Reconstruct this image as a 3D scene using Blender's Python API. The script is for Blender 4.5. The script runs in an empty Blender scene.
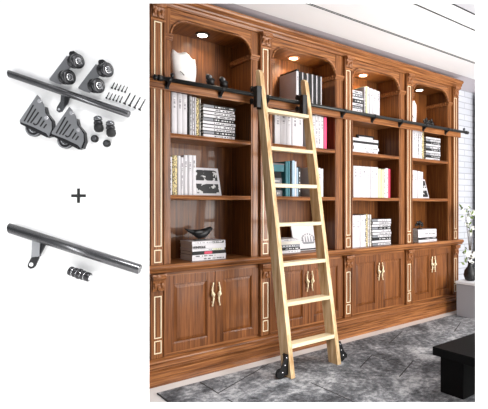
import bpy, bmesh, math, random
from mathutils import Vector, Matrix
random.seed(7)
C = bpy.context.scene.collection
PI = math.pi

# ------------------------------------------------------------------ colour / materials
def lin(c):
    return tuple(((v/255)/12.92 if v/255 <= .04045 else (((v/255)+.055)/1.055)**2.4) for v in c) + (1,)
MATS = {}
def base_mat(name):
    m = bpy.data.materials.new(name); m.use_nodes = True
    nt = m.node_tree; b = nt.nodes['Principled BSDF']
    return m, nt, b
def plain(name, col, rough=.5, metal=0, coat=0, emit=None, es=0, bump=0, bscale=200, var=.06):
    if name in MATS: return MATS[name]
    m, nt, b = base_mat(name)
    N = nt.nodes; L = nt.links
    tc = N.new('ShaderNodeTexCoord'); no = N.new('ShaderNodeTexNoise')
    no.inputs['Scale'].default_value = bscale; no.inputs['Detail'].default_value = 3
    L.new(tc.outputs['Object'], no.inputs['Vector'])
    mx = N.new('ShaderNodeMix'); mx.data_type = 'RGBA'
    c = lin(col)
    mx.inputs[6].default_value = tuple(v*(1-var) for v in c[:3])+(1,)
    mx.inputs[7].default_value = tuple(min(1, v*(1+var)) for v in c[:3])+(1,)
    L.new(no.outputs['Fac'], mx.inputs[0]); L.new(mx.outputs[2], b.inputs['Base Color'])
    b.inputs['Roughness'].default_value = rough; b.inputs['Metallic'].default_value = metal
    b.inputs['Coat Weight'].default_value = coat; b.inputs['Coat Roughness'].default_value = .05
    if emit:
        b.inputs['Emission Color'].default_value = lin(emit); b.inputs['Emission Strength'].default_value = es
    if bump:
        bp = N.new('ShaderNodeBump'); bp.inputs['Strength'].default_value = bump; bp.inputs['Distance'].default_value = .002
        L.new(no.outputs['Fac'], bp.inputs['Height']); L.new(bp.outputs['Normal'], b.inputs['Normal'])
    MATS[name] = m; return m
def wood(name, axis, dark, mid, light, rough=.4, coat=.3, coat_r=.08, streak=85, bump=.12, lng=2.6):
    m, nt, b = base_mat(name); N = nt.nodes; L = nt.links
    tc = N.new('ShaderNodeTexCoord'); mp = N.new('ShaderNodeMapping')
    sc = [streak, streak, streak]; sc['xyz'.index(axis)] = lng
    mp.inputs['Scale'].default_value = sc
    L.new(tc.outputs['Object'], mp.inputs['Vector'])
    n1 = N.new('ShaderNodeTexNoise'); n1.inputs['Scale'].default_value = 1; n1.inputs['Detail'].default_value = 5
    n1.inputs['Roughness'].default_value = .65; n1.inputs['Distortion'].default_value = .25
    L.new(mp.outputs[0], n1.inputs['Vector'])
    r = N.new('ShaderNodeValToRGB'); e = r.color_ramp.elements
    e[0].position = .3; e[0].color = lin(dark); e[1].position = .72; e[1].color = lin(light)
    q = e.new(.5); q.color = lin(mid)
    L.new(n1.outputs['Fac'], r.inputs[0])
    mp2 = N.new('ShaderNodeMapping'); sc2 = [9, 9, 9]; sc2['xyz'.index(axis)] = .9
    mp2.inputs['Scale'].default_value = sc2; L.new(tc.outputs['Object'], mp2.inputs['Vector'])
    n2 = N.new('ShaderNodeTexNoise'); n2.inputs['Scale'].default_value = 1; n2.inputs['Detail'].default_value = 2
    L.new(mp2.outputs[0], n2.inputs['Vector'])
    mx = N.new('ShaderNodeMix'); mx.data_type = 'RGBA'; mx.blend_type = 'MULTIPLY'
    mx.inputs[0].default_value = .5
    r2 = N.new('ShaderNodeValToRGB'); r2.color_ramp.elements[0].position = .35; r2.color_ramp.elements[0].color = (.6, .55, .5, 1)
    r2.color_ramp.elements[1].position = .65
    L.new(n2.outputs['Fac'], r2.inputs[0]); L.new(r.outputs[0], mx.inputs[6]); L.new(r2.outputs[0], mx.inputs[7])
    L.new(mx.outputs[2], b.inputs['Base Color'])
    b.inputs['Roughness'].default_value = rough; b.inputs['Specular IOR Level'].default_value = .25
    b.inputs['Coat Weight'].default_value = coat; b.inputs['Coat Roughness'].default_value = coat_r
    bp = N.new('ShaderNodeBump'); bp.inputs['Strength'].default_value = bump; bp.inputs['Distance'].default_value = .001
    L.new(n1.outputs['Fac'], bp.inputs['Height']); L.new(bp.outputs['Normal'], b.inputs['Normal'])
    return m
W_D, W_M, W_L = (66, 34, 14), (132, 81, 43), (176, 119, 72)
wV = wood('wood_vertical_grain', 'z', W_D, W_M, W_L, coat=.12)
wH = wood('wood_horizontal_grain', 'x', W_D, (140, 87, 48), (186, 128, 78), coat=.15)
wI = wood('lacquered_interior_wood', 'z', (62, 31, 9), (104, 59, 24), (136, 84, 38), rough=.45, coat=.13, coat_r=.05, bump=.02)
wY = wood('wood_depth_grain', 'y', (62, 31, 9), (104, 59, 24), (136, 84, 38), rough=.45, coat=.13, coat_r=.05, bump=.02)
wDoor = wood('door_wood', 'z', (70, 36, 13), (122, 72, 35), (154, 96, 51), coat=.25, coat_r=.12)
pine = wood('pale_pine', 'z', (172, 128, 80), (220, 190, 146), (240, 222, 188), rough=.55, coat=0, streak=34, bump=.05)
pineX = wood('pale_pine_tread', 'x', (232, 210, 168), (240, 222, 184), (246, 232, 200), rough=.5, coat=.1, streak=40, bump=.05)
def carve_mat():
    m, nt, b = base_mat('carved_wood'); N = nt.nodes; L = nt.links
    tc = N.new('ShaderNodeTexCoord'); v = N.new('ShaderNodeTexVoronoi'); v.inputs['Scale'].default_value = 70
    L.new(tc.outputs['Object'], v.inputs['Vector'])
    b.inputs['Base Color'].default_value = lin((136, 84, 44)); b.inputs['Roughness'].default_value = .4
    bp = N.new('ShaderNodeBump'); bp.inputs['Strength'].default_value = .9; bp.inputs['Distance'].default_value = .004
    L.new(v.outputs['Distance'], bp.inputs['Height']); L.new(bp.outputs['Normal'], b.inputs['Normal']); return m
wCarve = carve_mat()
ivory = plain('ivory_inlay', (238, 222, 190), .4)
brass = plain('pale_brass', (244, 228, 190), .35, .25)
blackmetal = plain('black_metal', (16, 16, 18), .45, .2)
railmetal = plain('dark_rail_metal', (42, 43, 42), .4, .3)
steel = plain('dark_steel', (104, 105, 108), .25, .85, bscale=60)
steel_dark = plain('blackened_steel', (58, 58, 60), .25, .85)
steel_light = plain('stamped_steel_plate', (132, 133, 136), .38, .75, bump=.3, bscale=500)
bright = plain('bright_steel', (215, 215, 218), .2, .8)
slotblack = plain('slot_black', (10, 10, 11), .7)
white_paint = plain('white_wall_paint', (250, 250, 250), .8, var=.003)
back_bounce_grey = plain('bounce_cut_grey', (120, 116, 112), .8, var=.02)  # unseen partition back, made grey to cut the light it bounces
ceil_paint = plain('white_ceiling_paint', (250, 250, 252), .8, var=.01)
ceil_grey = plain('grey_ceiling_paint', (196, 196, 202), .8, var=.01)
cove_shade = plain('mauve_grey_cove_shade', (206, 198, 204), .8, var=.01)  # ceiling strip above the bookcase, its shade put into the colour
gapdark = plain('dark_groove', (40, 42, 46), .8)
floorwhite = plain('white_polished_floor', (232, 231, 230), .25, coat=.4, bscale=6, var=.03)
blacktable = plain('black_lacquered_table', (5, 5, 6), .6); blacktable.node_tree.nodes['Principled BSDF'].inputs['Specular IOR Level'].default_value = .15
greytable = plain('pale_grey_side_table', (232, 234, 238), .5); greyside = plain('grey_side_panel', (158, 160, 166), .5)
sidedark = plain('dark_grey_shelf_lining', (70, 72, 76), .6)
curtainm = plain('black_curtain_cloth', (12, 13, 16), .9)
ceramic = plain('white_matte_ceramic', (240, 238, 236), .6, bump=.6, bscale=30)
blackcer = plain('black_ceramic', (12, 12, 14), .5)
bronze = plain('dark_bronze', (34, 32, 31), .45, .3)
pages = plain('page_edges', (222, 218, 210), .8, bscale=400, var=.2)
leafm = plain('leaf_green', (92, 112, 52), .5)
petal = plain('white_petal', (244, 244, 238), .6)
twig = plain('brown_twig', (70, 56, 44), .8)
bulb = plain('lamp_lens', (255, 250, 240), .4, emit=(255, 244, 226), es=9)
bulbw = plain('warm_lamp_lens', (255, 240, 220), .4, emit=(255, 226, 180), es=9)
trimring = plain('black_lamp_trim', (24, 20, 18), .3)
copper = plain('copper_lamp_trim', (206, 140, 100), .35, .3)

def brick_mat():
    m, nt, b = base_mat('white_brick'); N = nt.nodes; L = nt.links
    tc = N.new('ShaderNodeTexCoord'); mp = N.new('ShaderNodeMapping'); mp.inputs['Rotation'].default_value = (PI/2, 0, 0)
    L.new(tc.outputs['Object'], mp.inputs['Vector'])
    br = N.new('ShaderNodeTexBrick'); br.inputs['Scale'].default_value = 1
    br.inputs['Brick Width'].default_value = .30; br.inputs['Row Height'].default_value = .075
    br.inputs['Mortar Size'].default_value = .005
    br.inputs['Color1'].default_value = lin((206, 208, 216)); br.inputs['Color2'].default_value = lin((198, 201, 210)); br.inputs['Mortar'].default_value = lin((168, 170, 178))
    L.new(mp.outputs[0], br.inputs['Vector']); L.new(br.outputs['Color'], b.inputs['Base Color'])
    bp = N.new('ShaderNodeBump'); bp.inputs['Strength'].default_value = .5; bp.inputs['Distance'].default_value = .004; bp.invert = True
    L.new(br.outputs['Fac'], bp.inputs['Height']); L.new(bp.outputs['Normal'], b.inputs['Normal'])
    b.inputs['Roughness'].default_value = .7; return m
brick = brick_mat()
def rug_mat():
    m, nt, b = base_mat('marbled_grey_rug'); N = nt.nodes; L = nt.links
    tc = N.new('ShaderNodeTexCoord')
    n1 = N.new('ShaderNodeTexNoise'); n1.inputs['Scale'].default_value = 2.4; n1.inputs['Detail'].default_value = 9; n1.inputs['Roughness'].default_value = .68; n1.inputs['Distortion'].default_value = 1.1
    n2 = N.new('ShaderNodeTexNoise'); n2.inputs['Scale'].default_value = 26; n2.inputs['Detail'].default_value = 6; n2.inputs['Roughness'].default_value = .8
    L.new(tc.outputs['Object'], n1.inputs['Vector']); L.new(tc.outputs['Object'], n2.inputs['Vector'])
    ma = N.new('ShaderNodeMath'); ma.operation = 'MULTIPLY_ADD'; ma.inputs[1].default_value = .6
    L.new(n2.outputs['Fac'], ma.inputs[0])
    mb = N.new('ShaderNodeMath'); mb.operation = 'MULTIPLY'; mb.inputs[1].default_value = .75
    L.new(n1.outputs['Fac'], mb.inputs[0]); L.new(mb.outputs[0], ma.inputs[2])
    r = N.new('ShaderNodeValToRGB'); e = r.color_ramp.elements
    e[0].position = .5; e[0].color = lin((34, 36, 40)); e[1].position = .84; e[1].color = lin((205, 206, 208))
    q = e.new(.6); q.color = lin((78, 80, 84)); q = e.new(.68); q.color = lin((118, 120, 124))
    L.new(ma.outputs[0], r.inputs[0]); L.new(r.outputs[0], b.inputs['Base Color'])
    b.inputs['Roughness'].default_value = .85
    bp = N.new('ShaderNodeBump'); bp.inputs['Strength'].default_value = .6; bp.inputs['Distance'].default_value = .004
    L.new(n2.outputs['Fac'], bp.inputs['Height']); L.new(bp.outputs['Normal'], b.inputs['Normal']); return m
rugm = rug_mat()
def print_mat(name, bg, ink, scale, thr, rough=.5, stretch=(1, 1, 1)):
    """cover board printed with small marks"""
    m, nt, b = base_mat(name); N = nt.nodes; L = nt.links
    tc = N.new('ShaderNodeTexCoord'); mp = N.new('ShaderNodeMapping'); mp.inputs['Scale'].default_value = [scale*s for s in stretch]
    oi = N.new('ShaderNodeObjectInfo'); cb = N.new('ShaderNodeCombineXYZ')
    mu = N.new('ShaderNodeMath'); mu.operation = 'MULTIPLY'; mu.inputs[1].default_value = 40
    L.new(oi.outputs['Random'], mu.inputs[0]); L.new(mu.outputs[0], cb.inputs[0]); L.new(mu.outputs[0], cb.inputs[2])
    L.new(cb.outputs[0], mp.inputs['Location'])
    L.new(tc.outputs['Object'], mp.inputs['Vector'])
    n = N.new('ShaderNodeTexNoise'); n.inputs['Scale'].default_value = 1; n.inputs['Detail'].default_value = 2
    L.new(mp.outputs[0], n.inputs['Vector'])
    r = N.new('ShaderNodeValToRGB'); r.color_ramp.interpolation = 'CONSTANT'; e = r.color_ramp.elements
    e[0].position = 0; e[0].color = lin(bg); e[1].position = thr; e[1].color = lin(ink)
    L.new(n.outputs['Fac'], r.inputs[0]); L.new(r.outputs[0], b.inputs['Base Color']); b.inputs['Roughness'].default_value = rough
    return m
B = {
 'white': plain('white_book_cloth', (206, 203, 207), .55),
 'offwhite': plain('off_white_book_cloth', (204, 198, 188), .55),
 'lilac': print_mat('white_cover_lilac_print', (238, 236, 240), (206, 196, 208), 30, .56),
 'print': print_mat('white_cover_black_print', (236, 236, 236), (40, 40, 44), 34, .58, stretch=(1, 1, .7)),
 'greyprint': print_mat('white_cover_grey_print', (236, 236, 238), (150, 150, 156), 60, .55),
 'mag': print_mat('white_magazine_print', (236, 236, 238), (30, 30, 34), 26, .57, stretch=(1, 1, 3)),
 'blackmag': print_mat('black_magazine_print', (24, 24, 28), (225, 225, 228), 40, .58, stretch=(1, 1, 3)),
 'spotted': print_mat('yellow_spotted_cover', (214, 196, 140), (70, 56, 36), 110, .52),
 'yellow': plain('pale_yellow_green_cover', (214, 214, 160), .55),
 'red': plain('crimson_cover', (196, 40, 78), .5),
 'pink': plain('magenta_pink_cover', (226, 60, 110), .5),
 'teal': plain('teal_cover', (52, 120, 132), .5),
 'blue': plain('pale_blue_cover', (150, 176, 196), .5),
 'black': plain('black_cover', (12, 11, 13), .7),
 'grey': plain('grey_cover', (120, 122, 128), .5),
}
for nm, st in (('h', (1, .001, .001)), ('v', (.001, .001, 1))):
    B['ink'+nm] = print_mat('black_spine_lettering_'+nm, (214, 214, 214), (24, 24, 28), 110, .47, stretch=st)
    B['grey'+nm] = print_mat('grey_spine_lettering_'+nm, (214, 212, 214), (120, 116, 124), 110, .5, stretch=st)
    B['white'+nm] = print_mat('white_spine_lettering_'+nm, (26, 26, 30), (225, 225, 226), 110, .5, stretch=st)
photo_ink = print_mat('black_white_photo_print', (30, 30, 32), (200, 200, 200), 22, .58)

# ------------------------------------------------------------------ mesh builder
class MB:
    def __init__(s): s.v = []; s.f = []; s.sm = []; s.mi = []
    def add(s, vs, fs, smooth=False, mi=0):
        o = len(s.v); s.v += [tuple(p) for p in vs]
        for f in fs: s.f.append([i+o for i in f]); s.sm.append(smooth); s.mi.append(mi)
        return s
    def box(s, x0, x1, y0, y1, z0, z1, b=0, mi=0):
        if b <= 0:
            vs = [(x, y, z) for x in (x0, x1) for y in (y0, y1) for z in (z0, z1)]
            return s.add(vs, [(0, 1, 3, 2), (4, 6, 7, 5), (0, 4, 5, 1), (2, 3, 7, 6), (0, 2, 6, 4), (1, 5, 7, 3)], mi=mi)
        bm = bmesh.new(); bmesh.ops.create_cube(bm, size=1)
        for v in bm.verts: v.co = Vector(((x0+x1)/2+v.co.x*(x1-x0), (y0+y1)/2+v.co.y*(y1-y0), (z0+z1)/2+v.co.z*(z1-z0)))
        bmesh.ops.bevel(bm, geom=bm.edges[:], offset=b, segments=2, affect='EDGES', profile=.6)
        bm.verts.index_update(); s.add([v.co.copy() for v in bm.verts], [[v.index for v in f.verts] for f in bm.faces], mi=mi); bm.free(); return s
    def prism(s, poly, fn, a, b, mi=0, smooth=False):
        """poly of 2-D points, fn(p,q,t)->3-D, from t=a to t=b"""
        n = len(poly); vs = [fn(p, q, a) for p, q in poly]+[fn(p, q, b) for p, q in poly]
        fs = [list(range(n))[::-1], [i+n for i in range(n)]]
        s.add(vs, fs, mi=mi)
        o = len(s.v)-2*n
        for i in range(n):
            j = (i+1) % n; s.f.append([o+i, o+j, o+n+j, o+n+i]); s.sm.append(smooth); s.mi.append(mi)
        return s
    def tube(s, pts, r, n=12, mi=0, caps=True):
        pts = [Vector(p) for p in pts]; rs = r if isinstance(r, (list, tuple)) else [r]*len(pts)
        vs = []; up = None
        for i, p in enumerate(pts):
            d = (pts[min(i+1, len(pts)-1)]-pts[max(i-1, 0)]).normalized()
            if up is None: up = Vector((0, 0, 1)) if abs(d.z) < .9 else Vector((1, 0, 0))
            a = d.cross(up)
            if a.length < 1e-6: a = d.cross(Vector((0, 1, 0)))
            a.normalize(); b = a.cross(d).normalized()
            for k in range(n):
                t = 2*PI*k/n; vs.append(p+a*(math.cos(t)*rs[i])+b*(math.sin(t)*rs[i]))
        fs = [(i*n+k, i*n+(k+1) % n, (i+1)*n+(k+1) % n, (i+1)*n+k) for i in range(len(pts)-1) for k in range(n)]
        s.add(vs, fs, True, mi)
        if caps:
            o = len(s.v)-len(vs)
            s.f.append([o+k for k in range(n)][::-1]); s.sm.append(False); s.mi.append(mi)
            s.f.append([o+(len(pts)-1)*n+k for k in range(n)]); s.sm.append(False); s.mi.append(mi)
        return s
    def lathe(s, prof, c, axis, n=20, mi=0):
        """prof list of (t along axis, radius)"""
        axis = Vector(axis).normalized(); c = Vector(c)
        pts = [c+axis*t for t, r in prof]; up = Vector((0, 0, 1)) if abs(axis.z) < .9 else Vector((1, 0, 0))
        a = axis.cross(up).normalized(); b = a.cross(axis).normalized(); vs = []
        for (t, r), p in zip(prof, pts):
            for k in range(n):
                q = 2*PI*k/n; vs.append(p+a*(math.cos(q)*max(r, 1e-5))+b*(math.sin(q)*max(r, 1e-5)))
        fs = [(i*n+k, i*n+(k+1) % n, (i+1)*n+(k+1) % n, (i+1)*n+k) for i in range(len(prof)-1) for k in range(n)]
        s.add(vs, fs, True, mi); o = len(s.v)-len(vs)
        s.f.append([o+k for k in range(n)][::-1]); s.sm.append(False); s.mi.append(mi)
        s.f.append([o+(len(prof)-1)*n+k for k in range(n)]); s.sm.append(False); s.mi.append(mi)
        return s
    def ball(s, c, r, n=10, sc=(1, 1, 1), mi=0):
        vs = []; m = n//2+1
        for i in range(m):
            ph = PI*i/(m-1)
            for k in range(n):
                t = 2*PI*k/n; rr = max(math.sin(ph), 1e-3)
                vs.append((c[0]+r*sc[0]*rr*math.cos(t), c[1]+r*sc[1]*rr*math.sin(t), c[2]+r*sc[2]*math.cos(ph)))
        fs = [(i*n+k, i*n+(k+1) % n, (i+1)*n+(k+1) % n, (i+1)*n+k) for i in range(m-1) for k in range(n)]
        return s.add(vs, fs, True, mi)
    def build(s, name, mats, parent=None):
        me = bpy.data.meshes.new(name)
        off = Vector(parent.matrix_world.translation) if False else (Vector(WLOC.get(parent.name, (0, 0, 0))) if parent else Vector((0, 0, 0)))
        me.from_pydata([tuple(Vector(v)-off) for v in s.v], [], s.f)
        me.polygons.foreach_set('use_smooth', s.sm); me.polygons.foreach_set('material_index', s.mi)
        for m in (mats if isinstance(mats, (list, tuple)) else [mats]): me.materials.append(m)
        bm = bmesh.new(); bm.from_mesh(me); bmesh.ops.recalc_face_normals(bm, faces=bm.faces[:]); bm.to_mesh(me); bm.free()
        me.update()
        o = bpy.data.objects.new(name, me); C.objects.link(o)
        if parent: o.parent = parent; WLOC[o.name] = tuple(off)
        else: WLOC[o.name] = (0, 0, 0)
        return o
WLOC = {}
def thing(name, label, cat, loc=(0, 0, 0), group=None):
    o = bpy.data.objects.new(name, None); C.objects.link(o); o.location = loc; WLOC[o.name] = tuple(loc)
    o.empty_display_size = .05
    o['label'] = label; o['category'] = cat
    if group: o['group'] = group
    return o
def tag(o, label, cat, group=None):
    o['label'] = label; o['category'] = cat
    if group: o['group'] = group
    # put the origin at the thing's base
    me = o.data; xs = [v.co for v in me.vertices]
    c = Vector((sum(v.x for v in xs)/len(xs), sum(v.y for v in xs)/len(xs), min(v.z for v in xs)))
    me.transform(Matrix.Translation(-c)); o.location = c; WLOC[o.name] = tuple(c)
    return o
def struct(o): o['kind'] = 'structure'; return o
XYZ = lambda p, q, t: (t, p, q)         # profile in (y,z) extruded along x
XZY = lambda p, q, t: (p, t, q)         # outline in (x,z) extruded along y
XYz = lambda p, q, t: (p, q, t)

# ------------------------------------------------------------------ camera
H = 1.18
th = math.atan2(558, 472); sn, cs = math.sin(th), math.cos(th)
CAM = Vector((-1.1566, -2.9772, H)); FW = Vector((cs, sn, 0)); RT = Vector((sn, -cs, 0)); UP = Vector((0, 0, 1))
cd = bpy.data.cameras.new('camera'); cam = bpy.data.objects.new('camera', cd); C.objects.link(cam)
cam.location = CAM; cam.rotation_euler = (PI/2, 0, math.atan2(-FW.x, FW.y))
cd.sensor_width = 36; cd.sensor_fit = 'HORIZONTAL'; cd.lens = 36*472/488; cd.shift_x = -68.5/488
cd.clip_start = .05; bpy.context.scene.camera = cam

# ------------------------------------------------------------------ room shell
struct(MB().box(-3.2, 5.2, -4.2, .5, -.1, 0).build('floor', floorwhite))
struct(MB().box(-2.3, 5.2, .36, .48, 0, 2.75).build('wall_back', brick))
# ceiling: boards running along the bookcase with dark gaps between
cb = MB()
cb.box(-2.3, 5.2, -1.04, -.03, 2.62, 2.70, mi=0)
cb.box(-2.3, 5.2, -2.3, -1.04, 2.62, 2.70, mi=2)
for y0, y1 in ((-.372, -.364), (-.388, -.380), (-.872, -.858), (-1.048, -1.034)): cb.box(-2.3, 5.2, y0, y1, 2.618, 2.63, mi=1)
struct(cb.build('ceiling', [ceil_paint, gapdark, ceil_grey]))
struct(MB().box(-2.3, 5.2, -.03, .36, 2.63, 2.70).build('trim_1', cove_shade))
# white partition wall with a rectangular opening onto the library
K = 1.9/472; DW = 1.9
def U(px): return (px-312.5)*K
def Zp(py): return H-(py-204.5)*K
def Wp(u, z, off=0): return CAM+FW*(DW-off)+RT*u+UP*(z-H)
WT = .05
def wall_front():
    m = MB()
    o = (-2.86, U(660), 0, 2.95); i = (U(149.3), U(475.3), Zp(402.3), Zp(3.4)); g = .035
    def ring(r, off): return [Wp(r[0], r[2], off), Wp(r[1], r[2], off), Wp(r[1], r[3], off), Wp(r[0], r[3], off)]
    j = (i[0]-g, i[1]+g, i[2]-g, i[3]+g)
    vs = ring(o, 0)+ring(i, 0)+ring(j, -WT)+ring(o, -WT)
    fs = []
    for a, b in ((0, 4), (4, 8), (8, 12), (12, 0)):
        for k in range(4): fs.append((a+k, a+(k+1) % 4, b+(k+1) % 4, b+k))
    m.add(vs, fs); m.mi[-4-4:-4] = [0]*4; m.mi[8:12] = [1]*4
    return m.build('wall_front', [white_paint, back_bounce_grey])
struct(wall_front())

# ------------------------------------------------------------------ rug with dark inlaid lines
m = MB(); m.prism([(.006, -.11), (4.1, -.11), (4.1, -2.3), (1.0, -2.20), (.006, -1.36)], XYz, .0005, .008)
m.box(0, .0055, -1.35, -.11, .0005, .0075, mi=1)
def line(x0, y0, x1, y1, w=.009):
    d = Vector((x1-x0, y1-y0, 0)).normalized(); n = Vector((-d.y, d.x, 0))*w/2
    a = Vector((x0, y0, .0084)); b = Vector((x1, y1, .0084))
    m.add([a+n, a-n, b-n, b+n], [(0, 1, 2, 3)], mi=1)
for s_ in [(.288, -.115, .288, -.37), (.288, -.36, .838, -.119), (.288, -.48, .288, -.95), (.841, -.60, .841, -1.1), (1.294, -.608, 1.566, -.472),
           (1.566, -.472, 1.566, -.86), (1.368, -.907, 1.70, -.765), (1.908, -.353, 2.284, -.187), (1.908, -.353, 1.908, -.5), (2.65, -.5, 3.0, -.345)]:
    line(*s_)
tag(m.build('area_rug', [rugm, slotblack]), 'grey marbled rug with thin dark lines covering the floor before the bookcase', 'rug')

# ------------------------------------------------------------------ bookcase
OP = [(.155, .79), (.985, 1.66), (1.865, 2.525), (2.735, 3.36)]
PIL = [(.01, .11), (.858, .955), (1.748, 1.845), (2.607, 2.702), (3.425, 3.525)]
CELL = [(-.02, .8575), (.8585, 1.7475), (1.7485, 2.6065), (2.6075, 3.56)]
FY = .04
BAYN = ['leftmost bay', 'second bay', 'third bay', 'rightmost bay']
unit_desc = ['wooden bookshelf unit at the left end, holding a white sculptural vase on top', 'wooden bookshelf unit directly behind the ladder, second from the left',
             'wooden bookshelf unit third from left, holding a crimson book', 'narrow-looking wooden bookshelf unit at the right end beside the white brick wall']
cab_desc = ['brown wooden base cabinet at the left end, left of the ladder', 'brown wooden base cabinet standing behind the ladder', 'brown wooden base cabinet third from left, right of the ladder', 'brown wooden base cabinet at the right end beside the grey side table']
def inlay(par, x0, x1, z0, z1, y):
    t = .006; f = MB()
    f.box(x0, x1, y-.003, y, z0, z0+t); f.box(x0, x1, y-.003, y, z1-t, z1)
    f.box(x0, x0+t, y-.003, y, z0+t, z1-t); f.box(x1-t, x1, y-.003, y, z0+t, z1-t)
    f.build('inlay_frame', ivory, par)
def corbel(par, x0, x1, z0, z1, y):
    c = (x0+x1)/2; w = (x1-x0); h = z1-z0
    f = MB()
    prof = [(y, z0+.1*h), (y-.012, z0+.12*h), (y-.02, z0+.3*h), (y-.014, z0+.5*h), (y-.022, z0+.7*h), (y-.034, z0+.85*h), (y-.034, z1), (y, z1)]
    f.prism(prof, XYZ, x0+.012, x1-.012)
    f.box(x0+.002, x1-.002, y-.038, y, z1-.016, z1+.0, .003)
    f.tube([(x0+.006, y-.026, z0+.8*h), (x1-.006, y-.026, z0+.8*h)], .012, 10)
    for i in range(3): f.ball((c+(i-1)*w*.24, y-.018, z0+(.42 if i != 1 else .3)*h), .013, 8, (1, .8, 1.6))
    f.build('carved_corbel', wCarve, par)
def pilaster(par, p, low):
    x0, x1 = p; y = .022
    zz = (.177, .729) if low else (.785, 2.495)
    b = MB().box(x0, x1, y, .06, *zz, .002)
    for e in (x0, x1-.012): b.box(e, e+.012, y-.008, y+.002, zz[0], zz[1], .003)
    o = b.build('pilaster', wV, par)
    c = (x0+x1)/2; h = .0245
    if low:
        inlay(o, c-h, c+h, .307, .582, y); inlay(o, c-h, c+h, .207, .292, y); corbel(o, x0, x1, .60, .728, y)
    else:
        inlay(o, c-h, c+h, .905, 2.372, y); inlay(o, c-h, c+h, .80, .885, y); corbel(o, x0, x1, 2.385, 2.492, y)
        MB().box(x0, x1, y-.012, y+.01, 2.374, 2.388, .004).build('pilaster_collar', wH, o)
for k in range(4):
    a, b = OP[k]; L0, R0 = CELL[k]
    t = thing('bookshelf_unit', unit_desc[k], 'bookshelf', ((a+b)/2, .2, .785), 'bookshelf units side by side')
    back = .325 if k != 1 else .325
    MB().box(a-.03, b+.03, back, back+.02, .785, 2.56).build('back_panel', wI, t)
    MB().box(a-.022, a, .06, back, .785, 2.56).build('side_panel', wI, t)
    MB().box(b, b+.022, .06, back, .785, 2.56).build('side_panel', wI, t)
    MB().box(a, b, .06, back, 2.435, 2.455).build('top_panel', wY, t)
    # stiles fill from pilaster to opening
    lx = PIL[k][1] if k else PIL[0][1]
    rx = PIL[k+1][0]
    s1 = MB().box(lx if k else -.02, a, FY, .06, .785, 2.49, .002)
    if k == 0: s1.box(-.02, PIL[0][0], .03, .06, .785, 2.49, .002)
    s1.build('stile', wV, t)
    s2 = MB().box(b, rx-.0005, FY, .06, .785, 2.49, .002); s2.box(b+.012, rx-.012, FY-.005, FY+.002, .785, 2.28, .002)
    s2.build('stile', wV, t)
    # arched fascia
    zr, zt, r = 2.305, 2.425, .125
    pts = [(a, 2.49), (a, zr)]
    arc = [(a+r-r*math.cos(q), zr+(zt-zr)*math.sin(q)) for q in [PI/2*i/10 for i in range(11)]]
    arc2 = [(b-r+r*math.cos(q), zr+(zt-zr)*math.sin(q)) for q in [PI/2*(10-i)/10 for i in range(11)]]
    full = arc+arc2
    f = MB(); vs = []; fs = []
    for y in (FY+.004, .062):
        vs += [(x, y, z) for x, z in full]; vs += [(x, y, 2.49) for x, z in full]
    n = len(full)
    for i in range(n-1):
        fs += [(i, i+1, n+i+1, n+i), (2*n+i, 3*n+i, 3*n+i+1, 2*n+i+1), (i, 2*n+i, 2*n+i+1, i+1), (n+i, n+i+1, 3*n+i+1, 3*n+i)]
    f.add(vs, fs); f.build('arched_fascia', wH, t)
    MB().tube([(x, FY, z+.006) for x, z in full], .008, 8).build('arch_bead', wH, t)
    for sx, (p0, p1) in ((0, (lx, a+.012)), (1, (b-.012, rx-.0005))):
        q = MB()
        for (dz, e) in ((2.275, .006), (2.287, .012), (2.299, .018)):
            q.box(p0, p1, FY-e-.004, .066, dz, dz+.013, .003)
            if sx: q.box(b-.01-e*.6, b+.002, .06, back, dz, dz+.013, .003)
            else: q.box(a-.002, a+.01+e*.6, .06, back, dz, dz+.013, .003)
        q.build('impost_moulding', wH, t)
    for z in (1.985, 1.66, 1.245):
        s_ = MB().box(a, b, .055, back, z-.03, z)
        s_.prism([(.055, z-.032), (.047, z-.03), (.044, z-.02), (.047, z-.014), (.043, z-.008), (.046, z-.001), (.055, z)], XYZ, a, b)
        s_.build('shelf', wH, t)
    pilaster(t, PIL[k], False)
    if k == 3: pilaster(t, PIL[4], False); MB().box(3.525, 3.55, .03, .345, .785, 2.49, .002).build('end_panel', wV, t)
    # ---- base cabinet
    t = thing('base_cabinet', cab_desc[k], 'cabinet', ((L0+R0)/2, .2, 0), 'base cabinets under the worktop')
    MB().box(L0, R0 if k < 3 else 3.55, .06, .345, .177, .729).build('carcass', wV, t)
    c0 = PIL[k][1]; c1 = PIL[k+1][0]
    MB().box(c0, c1-.0005, .045, .062, .177, .195).build('face_rail', wH, t); MB().box(c0, c1-.0005, .045, .062, .70, .729).build('face_rail', wH, t)
    mid = (c0+c1)/2
    for d, (d0, d1) in enumerate(((c0+.004, mid-.0015), (mid+.0015, c1-.004))):
        z0, z1 = .192, .706; s_ = .058
        f = MB()
        f.box(d0, d0+s_, .036, .058, z0, z1, .002); f.box(d1-s_, d1, .036, .058, z0, z1, .002)
        f.box(d0+s_, d1-s_, .036, .058, z0, z0+s_, .002); f.box(d0+s_, d1-s_, .036, .058, z1-s_, z1, .002)
        dr = f.build('door', wDoor, t)
        i0, i1, k0, k1 = d0+s_, d1-s_, z0+s_, z1-s_; g = .03
        p = MB()
        vs = [(i0, .050, k0), (i1, .050, k0), (i1, .050, k1), (i0, .050, k1), (i0+g, .040, k0+g), (i1-g, .040, k0+g), (i1-g, .040, k1-g), (i0+g, .040, k1-g)]
        p.add(vs, [(0, 1, 5, 4), (1, 2, 6, 5), (2, 3, 7, 6), (3, 0, 4, 7), (4, 5, 6, 7)])
        p.box(i0, i1, .051, .055, k0, k1)
        for e in ((i0, i0+.006, k0, k1), (i1-.006, i1, k0, k1)): p.box(e[0], e[1], .038, .052, e[2], e[3], .002)
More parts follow.
